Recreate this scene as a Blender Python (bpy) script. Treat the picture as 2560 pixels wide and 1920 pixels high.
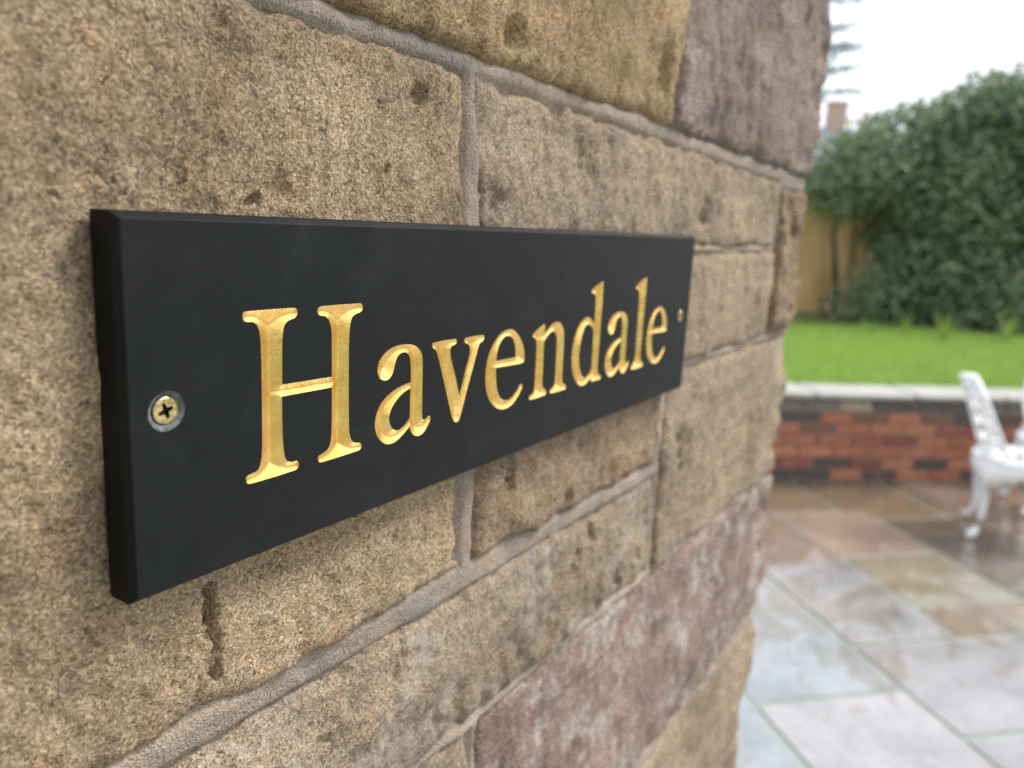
import bpy, bmesh, math, random
import numpy as np
from mathutils import Matrix, Vector
from mathutils.geometry import delaunay_2d_cdt

# ------------------------------------------------------------------ scene, camera, sky, sun, exposure
scene = bpy.context.scene
for o in list(bpy.data.objects):
    bpy.data.objects.remove(o)
COL = scene.collection
Z0 = 1.39653                                   # height of the sign's lower edge above the patio
CAM = Vector((-0.11166, -0.18586, 1.5))
cam_d = bpy.data.cameras.new('camera'); cam = bpy.data.objects.new('camera', cam_d); COL.objects.link(cam)
right = Vector((0.5433, -0.8381, 0.0502)); down = Vector((-0.1413, -0.1503, -0.9785)); fwd = Vector((0.8276, 0.5245, -0.2000))
fwd.normalize(); right = (right - fwd*right.dot(fwd)).normalized(); up = right.cross(fwd)
M = Matrix((right, up, -fwd)).transposed().to_4x4(); M.translation = CAM
cam.matrix_world = M
cam_d.sensor_width = 36; cam_d.lens = 27.528
cam_d.clip_start = 0.01; cam_d.clip_end = 500
cam_d.dof.use_dof = True
cam_d.dof.focus_distance = 0.262
cam_d.dof.aperture_fstop = 9.0
scene.camera = cam

SUN_EL, SUN_AZ = 50, -40                        # degrees; azimuth measured from +X towards +Y
w = bpy.data.worlds.new('World'); scene.world = w; w.use_nodes = True
nt = w.node_tree; nt.nodes.clear()
sky = nt.nodes.new('ShaderNodeTexSky'); sky.sky_type = 'NISHITA'; sky.sun_disc = False
sky.sun_elevation = math.radians(SUN_EL); sky.sun_rotation = math.radians(90 - SUN_AZ)
sky.air_density = 1.0; sky.dust_density = 4.0; sky.ozone_density = 1.0
hs = nt.nodes.new('ShaderNodeHueSaturation'); hs.inputs['Saturation'].default_value = 0.22
bg = nt.nodes.new('ShaderNodeBackground'); bg.inputs['Strength'].default_value = 0.095
wo = nt.nodes.new('ShaderNodeOutputWorld')
ov = nt.nodes.new('ShaderNodeMix'); ov.data_type = 'RGBA'; ov.inputs[0].default_value = 0.65   # even overcast veil over the sky
ov.inputs[7].default_value = (6.8, 7.1, 7.6, 1)
nt.links.new(sky.outputs[0], hs.inputs['Color']); nt.links.new(hs.outputs[0], ov.inputs[6]); nt.links.new(ov.outputs[2], bg.inputs['Color']); nt.links.new(bg.outputs[0], wo.inputs['Surface'])
sl = bpy.data.lights.new('sun', 'SUN'); sun = bpy.data.objects.new('sun', sl); COL.objects.link(sun)
sl.energy = 1.5; sl.angle = math.radians(18); sl.color = (1.0, 0.965, 0.91)
e, a = math.radians(SUN_EL), math.radians(SUN_AZ)
sun.rotation_euler = Vector((math.cos(e)*math.cos(a), math.cos(e)*math.sin(a), math.sin(e))).to_track_quat('Z', 'Y').to_euler()
sun.location = (2, -3, 6)
vs = scene.view_settings
vs.view_transform = 'Standard'; vs.look = 'None'; vs.gamma = 1; vs.use_curve_mapping = False
vs.exposure = 1.28
scene.render.engine = 'CYCLES'
scene.cycles.use_denoising = True; scene.cycles.denoising_prefilter = 'NONE'
scene.cycles.max_bounces = 6

# ------------------------------------------------------------------ helpers
rng = np.random.default_rng(7); random.seed(7)

def tag(o, label=None, cat=None, group=None, kind=None):
    if label: o['label'] = label
    if cat: o['category'] = cat
    if group: o['group'] = group
    if kind: o['kind'] = kind
    return o

def thing(name, label, cat, loc=(0,0,0), rz=0.0, group=None):
    o = bpy.data.objects.new(name, None); o.empty_display_size = 0.1
    COL.objects.link(o); o.location = loc; o.rotation_euler = (0,0,rz)
    return tag(o, label, cat, group)

def mesh_data(name, V, F, mat, smooth=False):
    me = bpy.data.meshes.new(name)
    V = np.asarray(V, dtype=np.float32)
    if isinstance(F, np.ndarray):
        k = F.shape[1]; n = len(F)
        me.vertices.add(len(V)); me.vertices.foreach_set('co', V.ravel())
        me.loops.add(n*k); me.loops.foreach_set('vertex_index', F.astype(np.int32).ravel())
        me.polygons.add(n); me.polygons.foreach_set('loop_start', np.arange(0, n*k, k, dtype=np.int32))
        me.polygons.foreach_set('loop_total', np.full(n, k, dtype=np.int32))
        me.update(calc_edges=True)
    else:
        me.from_pydata(V.tolist(), [], F); me.update()
    me.materials.append(mat)
    if smooth: me.polygons.foreach_set('use_smooth', np.ones(len(me.polygons), dtype=bool))
    return me

def obj(name, V, F, mat, parent=None, smooth=False, world=True, color=None):
    V = np.asarray(V, dtype=np.float64)
    if parent is not None and world:
        V = V - np.array(parent.location)
    o = bpy.data.objects.new(name, mesh_data(name, V, F, mat, smooth))
    COL.objects.link(o)
    if parent is not None: o.parent = parent
    if color is not None: o.color = color
    return o

class MB:
    """collects simple solids into one mesh"""
    def __init__(s): s.V = []; s.F = []
    def add(s, V, F):
        n = len(s.V); s.V += [tuple(v) for v in V]; s.F += [tuple(i+n for i in f) for f in F]; return s
    def box(s, c, sz, rz=0.0, ch=0.0):
        hx, hy, hz = sz[0]/2, sz[1]/2, sz[2]/2
        if ch > 0:
            P = []
            for X in (-1,1):
                for Y in (-1,1):
                    for Zq in (-1,1):
                        P += [(X*(hx-ch),Y*(hy-ch),Zq*hz),(X*(hx-ch),Y*hy,Zq*(hz-ch)),(X*hx,Y*(hy-ch),Zq*(hz-ch))]
            bm = bmesh.new()
            for p in P: bm.verts.new(p)
            r = bmesh.ops.convex_hull(bm, input=bm.verts)
            bmesh.ops.dissolve_limit(bm, angle_limit=0.01, verts=bm.verts, edges=bm.edges)
            bm.verts.index_update()
            V = [v.co.copy() for v in bm.verts]; F = [[v.index for v in f.verts] for f in bm.faces]; bm.free()
        else:
            V = [Vector((X*hx,Y*hy,Zq*hz)) for X in (-1,1) for Y in (-1,1) for Zq in (-1,1)]
            F = [(0,1,3,2),(4,6,7,5),(0,4,5,1),(2,3,7,6),(0,2,6,4),(1,5,7,3)]
        R = Matrix.Rotation(rz, 3, 'Z'); c = Vector(c)
        return s.add([R@Vector(v)+c for v in V], F)
    def tube(s, pts, rad, n=6, closed=False):
        pts = [Vector(p) for p in pts]; m = len(pts)
        if not hasattr(rad, '__len__'): rad = [rad]*m
        V = []; F = []; ref = Vector((0.13,0.21,1)).normalized()
        for i in range(m):
            if closed: t = pts[(i+1)%m]-pts[i-1]
            else: t = pts[min(i+1,m-1)]-pts[max(i-1,0)]
            t.normalize()
            u = t.cross(ref)
            if u.length < 0.05: u = t.cross(Vector((1,0,0)))
            u.normalize(); v = t.cross(u)
            for k in range(n):
                an = 2*math.pi*k/n
                V.append(pts[i] + (u*math.cos(an)+v*math.sin(an))*rad[i])
        for i in range(m if closed else m-1):
            j = (i+1) % m
            for k in range(n):
                F.append((i*n+k, i*n+(k+1)%n, j*n+(k+1)%n, j*n+k))
        if not closed:
            F.append(tuple(range(n-1,-1,-1))); F.append(tuple((m-1)*n+k for k in range(n)))
        return s.add(V, F)
    def build(s, name, mat, parent=None, smooth=False, world=True, color=None):
        return obj(name, np.array([tuple(v) for v in s.V]), s.F, mat, parent, smooth, world, color)

# vectorised gradient noise ------------------------------------------------
_P = rng.permutation(512); _P = np.concatenate([_P,_P,_P])
_G = rng.normal(size=(512,3)); _G /= np.linalg.norm(_G,axis=1)[:,None]
def perlin(x, y, z):
    x = np.asarray(x,float); y = np.asarray(y,float)+0*x; z = np.asarray(z,float)+0*x
    xi=np.floor(x).astype(int); yi=np.floor(y).astype(int); zi=np.floor(z).astype(int)
    xf=x-xi; yf=y-yi; zf=z-zi
    f=lambda t:t*t*t*(t*(t*6-15)+10)
    u,v,w_=f(xf),f(yf),f(zf); out=0
    for dx in (0,1):
        for dy in (0,1):
            for dz in (0,1):
                h=_P[_P[_P[(xi+dx)&511]+((yi+dy)&511)]+((zi+dz)&511)]
                g=_G[h]
                out=out+(g[...,0]*(xf-dx)+g[...,1]*(yf-dy)+g[...,2]*(zf-dz))*(u if dx else 1-u)*(v if dy else 1-v)*(w_ if dz else 1-w_)
    return out*1.5
def sstep(a, b, x):
    t = np.clip((x-a)/(b-a),0,1); return t*t*(3-2*t)

# ------------------------------------------------------------------ materials
def new_mat(name):
    m = bpy.data.materials.new(name); m.use_nodes = True
    t = m.node_tree; t.nodes.clear()
    out = t.nodes.new('ShaderNodeOutputMaterial'); b = t.nodes.new('ShaderNodeBsdfPrincipled')
    t.links.new(b.outputs[0], out.inputs['Surface'])
    return m, t, b
def N(t, typ, **kw):
    n = t.nodes.new(typ)
    for k, v in kw.items():
        if k in n.inputs: n.inputs[k].default_value = v
        else: setattr(n, k, v)
    return n
def noise(t, vec, scale, detail=3, rough=0.55, dist=0.0):
    n = N(t,'ShaderNodeTexNoise'); n.inputs['Scale'].default_value=scale; n.inputs['Detail'].default_value=detail
    n.inputs['Roughness'].default_value=rough; n.inputs['Distortion'].default_value=dist
    t.links.new(vec, n.inputs['Vector']); return n.outputs['Fac']
def ramp(t, fac, stops, interp='LINEAR'):
    n = N(t,'ShaderNodeValToRGB'); cr = n.color_ramp; cr.interpolation = interp
    while len(cr.elements) < len(stops): cr.elements.new(0.5)
    for el,(p,c) in zip(cr.elements, stops):
        el.position = p; el.color = (c,c,c,1) if not hasattr(c,'__len__') else (*c,1)
    t.links.new(fac, n.inputs['Fac']); return n.outputs['Color']
def mix(t, fac, A, B, mode='MIX'):
    n = N(t,'ShaderNodeMix', data_type='RGBA', blend_type=mode)
    for s_,v in ((n.inputs[0],fac),(n.inputs[6],A),(n.inputs[7],B)):
        if isinstance(v,(int,float)): s_.default_value = v
        elif hasattr(v,'__len__'): s_.default_value = (*v,1) if len(v)==3 else v
        else: t.links.new(v,s_)
    return n.outputs[2]
def math_(t, op, A, B=0.0):
    n = N(t,'ShaderNodeMath', operation=op)
    for s_,v in ((n.inputs[0],A),(n.inputs[1],B)):
        if isinstance(v,(int,float)): s_.default_value=v
        else: t.links.new(v,s_)
    return n.outputs[0]
def bump(t, b, height, dist, strength=1.0, prev=None):
    n = N(t,'ShaderNodeBump'); n.inputs['Distance'].default_value=dist; n.inputs['Strength'].default_value=strength
    t.links.new(height, n.inputs['Height'])
    if prev is not None: t.links.new(prev, n.inputs['Normal'])
    t.links.new(n.outputs[0], b.inputs['Normal']); return n.outputs[0]
def pos(t):
    return N(t,'ShaderNodeNewGeometry').outputs['Position']
def objcol(t):
    n = N(t,'ShaderNodeObjectInfo'); return n.outputs['Color'], n.outputs['Alpha'], n.outputs['Random']
def scaled(t, vec, s):
    n = N(t,'ShaderNodeVectorMath', operation='MULTIPLY'); n.inputs[1].default_value = s
    t.links.new(vec, n.inputs[0]); return n.outputs[0]

def mat_simple(name, col, rough=0.6, metal=0.0, var=0.15, scale=40, bmp=0.0, spec=0.5):
    m,t,b = new_mat(name); p = pos(t)
    f = noise(t,p,scale,4)
    c = mix(t, f, tuple(x*(1-var) for x in col), tuple(min(1,x*(1+var)) for x in col))
    t.links.new(c,b.inputs['Base Color']); b.inputs['Roughness'].default_value=rough; b.inputs['Metallic'].default_value=metal
    b.inputs['Specular IOR Level'].default_value=spec
    if bmp: bump(t,b,f,bmp)
    return m

def mat_sandstone():
    m,t,b = new_mat('sandstone'); p = pos(t)
    base, lime, rnd = objcol(t)
    blotch = noise(t,p,17,4,0.6)
    blotch2 = noise(t,p,55,4,0.65)
    mid = noise(t,p,190,4,0.7)
    grain = noise(t,p,800,3,0.78)
    fine = noise(t,p,1500,2,0.7)
    # quartz grains: individual grains have their own tone
    vo = N(t,'ShaderNodeTexVoronoi', feature='F1'); vo.inputs['Scale'].default_value=1150; t.links.new(p,vo.inputs['Vector'])
    sep = N(t,'ShaderNodeSeparateColor'); t.links.new(vo.outputs['Color'],sep.inputs[0])
    g1 = math_(t,'MULTIPLY_ADD',grain,0.75); 
    n = g1.node; t.links.new(math_(t,'MULTIPLY_ADD',sep.outputs[0],0.62),n.inputs[2]); n.inputs[2].links[0].from_node.inputs[2].default_value=-0.14
    val = ramp(t, g1, [(0.16,0.42),(0.36,0.75),(0.54,1.0),(0.72,1.24),(0.9,1.65)])
    c = mix(t, 1.0, base, val, 'MULTIPLY')
    big = noise(t,p,7.5,5,0.6,0.6); c = mix(t, 1.0, c, ramp(t,big,[(0.30,0.72),(0.5,1.0),(0.68,1.22)]), 'MULTIPLY')
    bed = noise(t,scaled(t,p,(9,9,85)),1.0,4,0.6,0.5); c = mix(t, 1.0, c, ramp(t,bed,[(0.3,0.82),(0.5,1.0),(0.7,1.12)]), 'MULTIPLY')
    # blotches of greyer and rustier stone
    c = mix(t, math_(t,'MULTIPLY',ramp(t,blotch,[(0.50,0),(0.68,1)]),0.55), c, mix(t,1.0,c,(0.78,0.80,0.88),'MULTIPLY'))
    c = mix(t, math_(t,'MULTIPLY',ramp(t,blotch2,[(0.52,0),(0.70,1)]),0.6), c, mix(t,1.0,c,(1.08,0.90,0.78),'MULTIPLY'))
    c = mix(t, math_(t,'MULTIPLY',ramp(t,blotch2,[(0.30,1),(0.42,0)]),0.6), c, mix(t,1.0,c,(0.72,0.70,0.68),'MULTIPLY'))
    c = mix(t, math_(t,'MULTIPLY',ramp(t,mid,[(0.28,1),(0.40,0)]),0.65), c, mix(t,1.0,c,(0.50,0.44,0.38),'MULTIPLY'))
    gr = ramp(t, noise(t,p,11,6,0.68,0.5), [(0.54,0),(0.70,1)])
    c = mix(t, math_(t,'MULTIPLY',gr,0.5), c, mix(t,1.0,c,(0.46,0.45,0.44),'MULTIPLY'))
    # dark iron specks
    sp = ramp(t, noise(t,p,330,2,0.5), [(0.66,0),(0.72,1)])
    c = mix(t, math_(t,'MULTIPLY',sp,0.7), c, (0.07,0.05,0.035))
    # lime bloom, only on stones that carry it
    lm = ramp(t, noise(t,p,26,6,0.74,0.5), [(0.50,0),(0.60,1)])
    lm = math_(t,'MULTIPLY',lm,ramp(t,mid,[(0.35,0.1),(0.6,1)]))
    lf = math_(t,'MULTIPLY',lm,math_(t,'SUBTRACT',1.0,lime))
    c = mix(t, lf, c, (0.62,0.57,0.52))
    t.links.new(c,b.inputs['Base Color'])
    b.inputs['Roughness'].default_value=0.88; b.inputs['Specular IOR Level'].default_value=0.25
    h = math_(t,'ADD',math_(t,'MULTIPLY',g1,1.0),math_(t,'MULTIPLY',fine,0.25))
    n1 = bump(t,b,mid,0.004,0.5)
    bump(t,b,h,0.0022,1.0,n1)
    return m

def mat_mortar():
    m,t,b = new_mat('mortar'); p = pos(t)
    f = noise(t,p,22,4,0.6); g = noise(t,p,900,2,0.7); s = noise(t,p,70,4,0.65)
    c = mix(t, ramp(t,f,[(0.35,0),(0.65,1)]), (0.262,0.228,0.198), (0.395,0.315,0.240))
    c = mix(t, math_(t,'MULTIPLY',ramp(t,s,[(0.56,0),(0.72,1)]),0.6), c, (0.44,0.40,0.355))
    c = mix(t, 1.0, c, ramp(t,g,[(0.25,0.55),(0.5,1.0),(0.75,1.38)]), 'MULTIPLY')
    t.links.new(c,b.inputs['Base Color']); b.inputs['Roughness'].default_value=0.9; b.inputs['Specular IOR Level'].default_value=0.2
    n1 = bump(t,b,s,0.004,0.6); bump(t,b,g,0.0014,1.0,n1)
    return m

def mat_slate():
    m,t,b = new_mat('honed_slate'); p = pos(t)
    f = noise(t,p,45,5,0.65); g = noise(t,p,1100,3,0.7)
    st = noise(t,scaled(t,p,(260,90,1500)),1.0,2,0.5)
    c = mix(t, ramp(t,f,[(0.3,0),(0.7,1)]), (0.0085,0.0103,0.0112), (0.0125,0.0146,0.0156))
    c = mix(t, 1.0, c, ramp(t,g,[(0.3,0.8),(0.55,1.0),(0.8,1.35)]), 'MULTIPLY')
    c = mix(t, math_(t,'MULTIPLY',ramp(t,st,[(0.70,0),(0.78,1)]),0.14), c, (0.13,0.14,0.15))
    du = noise(t,p,16,6,0.7,0.8); c = mix(t, math_(t,'MULTIPLY',ramp(t,du,[(0.50,0),(0.75,1)]),0.10), c, (0.10,0.105,0.11))
    t.links.new(c,b.inputs['Base Color'])
    t.links.new(ramp(t,f,[(0.3,0.50),(0.7,0.62)]),b.inputs['Roughness']); b.inputs['Specular IOR Level'].default_value=0.16
    bump(t,b,g,0.00006,0.8)
    return m

def mat_scuffed():
    m,t,b = new_mat('scuffed_slate'); p = pos(t)
    f = noise(t,p,420,4,0.7)
    c = mix(t, ramp(t,f,[(0.32,0),(0.68,1)]), (0.04,0.045,0.05), (0.21,0.23,0.25))
    t.links.new(c,b.inputs['Base Color']); b.inputs['Roughness'].default_value=0.75
    bump(t,b,f,0.0003)
    return m

def mat_gold():
    m,t,b = new_mat('gold_leaf'); p = pos(t)
    f = noise(t,p,130,4,0.6); g = noise(t,p,900,3,0.7); sp = noise(t,p,520,3,0.6)
    c = mix(t, ramp(t,f,[(0.32,0),(0.68,1)]), (0.84,0.49,0.115), (0.97,0.68,0.24))
    c = mix(t, math_(t,'MULTIPLY',ramp(t,sp,[(0.67,0),(0.75,1)]),0.45), c, (0.34,0.19,0.04))
    t.links.new(c,b.inputs['Base Color']); b.inputs['Metallic'].default_value=0.9
    t.links.new(ramp(t,g,[(0.3,0.20),(0.7,0.32)]),b.inputs['Roughness'])
    n1 = bump(t,b,f,0.0010,0.25); bump(t,b,g,0.00010,0.5,n1)
    return m

def mat_brass():
    m,t,b = new_mat('brass'); p = pos(t); f = noise(t,p,700,3,0.6)
    c = mix(t,ramp(t,f,[(0.35,0),(0.6,1)]),(0.36,0.27,0.09),(0.78,0.66,0.34)); t.links.new(c,b.inputs['Base Color'])
    b.inputs['Metallic'].default_value=0.9; b.inputs['Roughness'].default_value=0.36
    bump(t,b,f,0.0002,0.6); return m

def mat_brick():
    m,t,b = new_mat('brick'); p = pos(t); base,_,_r = objcol(t)
    f = noise(t,p,28,5,0.65); g = noise(t,p,160,3,0.6)
    c = mix(t, 1.0, base, ramp(t,f,[(0.25,0.55),(0.5,1.0),(0.75,1.35)]), 'MULTIPLY')
    c = mix(t, math_(t,'MULTIPLY',ramp(t,g,[(0.62,0),(0.75,1)]),0.4), c, (0.35,0.30,0.27))
    t.links.new(c,b.inputs['Base Color']); b.inputs['Roughness'].default_value=0.8; bump(t,b,g,0.004)
    return m

def mat_paving():
    m,t,b = new_mat('wet_sandstone_paving'); p = pos(t); base,_,_r = objcol(t)
    f = noise(t,p,3.2,5,0.62,0.6); g = noise(t,p,26,5,0.65); k = noise(t,p,7.5,5,0.62,0.9)
    c = mix(t, 1.0, base, ramp(t,f,[(0.30,0.72),(0.55,1.0),(0.75,1.16)]), 'MULTIPLY')
    c = mix(t, math_(t,'MULTIPLY',ramp(t,k,[(0.58,0),(0.68,1)]),0.45), c, mix(t,1.0,c,(0.66,0.55,0.40),'MULTIPLY'))
    # thin brown silt film left by standing water, thicker towards the low far side of the patio
    dt = N(t,'ShaderNodeVectorMath', operation='DOT_PRODUCT'); dt.inputs[1].default_value=(0.62,0.78,0.0); t.links.new(p,dt.inputs[0])
    sf = noise(t,scaled(t,p,(1.2,1.9,1.0)),1.6,6,0.66,1.2)
    fm = math_(t,'MULTIPLY_ADD',dt.outputs['Value'],0.24); t.links.new(math_(t,'MULTIPLY_ADD',sf,1.3),fm.node.inputs[2]); fm.node.inputs[2].links[0].from_node.inputs[2].default_value=-0.23
    film = ramp(t,fm,[(0.0,0),(0.895,0),(1.0,0.8)])
    c = mix(t, film, c, mix(t,1.0,c,(0.68,0.585,0.46),'MULTIPLY'))
    c = mix(t, 1.0, c, ramp(t,g,[(0.3,0.86),(0.7,1.1)]), 'MULTIPLY')
    t.links.new(c,b.inputs['Base Color'])
    t.links.new(ramp(t,k,[(0.38,0.21),(0.55,0.13),(0.66,0.04)]),b.inputs['Roughness'])
    b.inputs['IOR'].default_value=1.4; b.inputs['Specular IOR Level'].default_value=0.6
    b.inputs['Coat Weight'].default_value=0.6; b.inputs['Coat Roughness'].default_value=0.05; b.inputs['Coat IOR'].default_value=1.33
    n1 = bump(t,b,f,0.012,0.25); bump(t,b,g,0.0016,0.4,n1)
    return m

def mat_leaf(name, A, B, trans=0.25, scale=6):
    m,t,b = new_mat(name); p = pos(t)
    f = noise(t,p,scale,3,0.6); g = noise(t,p,scale*9,2,0.5)
    c = mix(t, math_(t,'MULTIPLY_ADD',g,0.55), A, B)
    n = c.node.inputs[0].links[0].from_node; t.links.new(math_(t,'MULTIPLY',f,0.45),n.inputs[2])
    t.links.new(c,b.inputs['Base Color']); b.inputs['Roughness'].default_value=0.36
    b.inputs['Specular IOR Level'].default_value=0.5
    tr = N(t,'ShaderNodeBsdfTranslucent'); t.links.new(c,tr.inputs['Color'])
    mx = N(t,'ShaderNodeMixShader'); mx.inputs[0].default_value=trans
    out = [q for q in t.nodes if q.type=='OUTPUT_MATERIAL'][0]
    t.links.new(b.outputs[0],mx.inputs[1]); t.links.new(tr.outputs[0],mx.inputs[2]); t.links.new(mx.outputs[0],out.inputs['Surface'])
    return m

def mat_wood():
    m,t,b = new_mat('fence_wood'); p = pos(t); base,_,_r = objcol(t)
    f = noise(t,scaled(t,p,(14,14,1.2)),2.2,5,0.6)
    c = mix(t,1.0,base,ramp(t,f,[(0.3,0.6),(0.55,1.0),(0.75,1.25)]),'MULTIPLY')
    t.links.new(c,b.inputs['Base Color']); b.inputs['Roughness'].default_value=0.75; bump(t,b,f,0.004); return m

M_STONE = mat_sandstone(); M_MORTAR = mat_mortar(); M_SLATE = mat_slate(); M_SCUFF = mat_scuffed()
M_GOLD = mat_gold(); M_BRASS = mat_brass(); M_BRICK = mat_brick(); M_PAVE = mat_paving(); M_WOOD = mat_wood()
M_DARK = mat_simple('dark_recess',(0.03,0.022,0.010),0.6,0.4)
M_CORE = mat_simple('rubble_core',(0.22,0.20,0.18),0.95,0,0.25,60)
M_BMORTAR = mat_simple('lime_mortar',(0.30,0.27,0.23),0.9,0,0.25,50,0.004)
M_COPING = mat_simple('coping_stone',(0.36,0.355,0.325),0.55,0,0.35,9,0.004)
M_BED = mat_simple('jointing',(0.24,0.275,0.235),0.6,0,0.3,20)
M_WHITE = mat_simple('white_enamel',(0.80,0.81,0.82),0.32,0,0.06,30,0.001)
M_LAWN = mat_leaf('lawn_soil',(0.17,0.26,0.03),(0.27,0.38,0.06),0.0,2)
M_GRASS = mat_leaf('grass',(0.19,0.33,0.05),(0.34,0.49,0.12),0.3,2)
M_HEDGE = mat_leaf('hedge_leaf',(0.078,0.148,0.080),(0.27,0.345,0.185),0.30,2.2)
M_IVY = mat_leaf('ivy_leaf',(0.07,0.125,0.045),(0.20,0.26,0.10),0.25,2.2)
M_CONIFER = mat_leaf('haze_tinted_needles',(0.46,0.52,0.60),(0.60,0.66,0.74),0.2,1.0)  # distance haze is painted into this pale blue-grey needle colour
M_BARK = mat_simple('bark',(0.10,0.075,0.05),0.9,0,0.3,20)
M_BLADE = mat_leaf('daffodil_leaf',(0.16,0.27,0.06),(0.30,0.42,0.10),0.3,5)
M_YELLOW = mat_simple('yellow_petal',(0.75,0.55,0.04),0.5)
M_SOIL = mat_simple('soil',(0.08,0.06,0.04),0.95,0,0.4,12,0.02)
M_ROOF = mat_simple('roof_slate',(0.20,0.22,0.27),0.5,0,0.15,3)
M_RENDER = mat_simple('far_brick',(0.50,0.35,0.30),0.8,0,0.1,2)
M_POT = mat_simple('clay_pot',(0.48,0.17,0.10),0.7)
M_FIELD = mat_simple('far_ground',(0.09,0.13,0.04),0.9,0,0.3,0.2)

# ------------------------------------------------------------------ ground, patio
gx = np.array([[-60,-60,-0.05],[90,-60,-0.05],[90,60,-0.05],[-60,60,-0.05]])
tag(obj('ground', gx, [(0,1,2,3)], M_FIELD), kind='structure')
EA = np.array([0.702,0.712,0.0]); EB = np.array([0.712,-0.702,0.0])   # patio axes: away from the house / to the right
def ab(a_, b_, z=0.0): return EA*a_ + EB*b_ + np.array([0,0,z])
ang_b = math.atan2(EB[1],EB[0])
V = [ab(-4,-5,-0.03),ab(-4,7,-0.03),ab(4.25,7,-0.03),ab(4.25,-5,-0.03),ab(-4,-5,-0.006),ab(-4,7,-0.006),ab(4.25,7,-0.006),ab(4.25,-5,-0.006)]
patio = obj('patio', V, [(3,2,1,0),(4,5,6,7),(0,1,5,4),(1,2,6,5),(2,3,7,6),(3,0,4,7)], M_BED)
tag(patio, kind='structure')
GREY=(0.29,0.29,0.295); BLUE=(0.265,0.285,0.305); PINK=(0.33,0.275,0.25); BUFF=(0.34,0.315,0.255); BROWN=(0.245,0.205,0.16); LILAC=(0.29,0.282,0.29); DK=(0.215,0.205,0.185)
slabs = [  # b0,b1,a0,a1,colour
 (0.50,1.395,1.05,2.00,BLUE),(1.395,1.965,1.25,1.85,LILAC),(1.395,1.965,1.85,2.43,BLUE),(1.395,1.965,2.43,2.76,GREY),(1.395,1.965,2.76,3.36,BROWN),(1.395,1.965,3.36,4.20,PINK),
 (0.50,1.395,2.00,2.90,GREY),(0.50,1.395,2.90,3.50,BUFF),(0.50,1.395,3.50,4.20,GREY),
 (1.965,2.86,1.0,1.59,GREY),(1.965,2.86,1.59,2.135,LILAC),(1.965,2.45,2.135,2.86,LILAC),(2.45,3.0,2.135,2.40,BROWN),(2.45,3.0,2.40,2.90,BUFF),(2.86,3.75,1.59,2.135,PINK),(2.86,3.75,1.0,1.59,GREY),
 (1.965,2.45,2.86,3.49,PINK),(2.45,3.0,2.90,3.49,PINK),(1.965,2.86,3.49,4.20,BROWN),(2.86,3.46,3.35,4.20,BROWN),
 (3.0,3.75,2.135,2.40,PINK),(3.0,3.60,2.40,3.35,DK),(3.60,4.20,2.40,3.00,DK),(3.75,4.35,1.8,2.40,BUFF),(3.60,4.20,3.0,3.9,PINK),(3.46,3.60,3.35,4.2,BROWN),(3.60,4.20,3.9,4.2,BUFF),(4.2,5.1,2.4,3.0,GREY),(4.2,5.1,3.0,3.6,BROWN),(4.2,5.1,3.6,4.2,PINK),(4.35,5.1,1.8,2.4,LILAC),(3.75,4.65,1.0,1.8,LILAC),(4.65,5.1,1.0,1.8,PINK)]
pal=[GREY,BLUE,PINK,BUFF,LILAC,BROWN]
for b0 in np.arange(-2.2,0.5,0.9):
    for a0 in np.arange(-1.4,4.1,0.7):
        slabs.append((b0,b0+0.9,a0,a0+0.7,pal[rng.integers(6)]))
for b0 in np.arange(0.5,5.0,0.92):
    for a0 in np.arange(-1.5,0.9,0.5):
        slabs.append((b0,b0+0.92,a0,min(a0+0.5,1.0 if b0>1.3 else 1.05),pal[rng.integers(5)]))
for (b0,b1,a0,a1,c) in slabs:
    cx,cy = (a0+a1)/2,(b0+b1)/2; p = ab(cx,cy)
    mb = MB().box((p[0],p[1],-0.0135+0.0012*rng.normal()),(b1-b0-0.019,a1-a0-0.019,0.027),ang_b,0.004)
    k = 1+0.07*rng.normal()
    mb.build('paving_slab', M_PAVE, patio, color=(c[0]*k,c[1]*k,c[2]*k,1))

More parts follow.
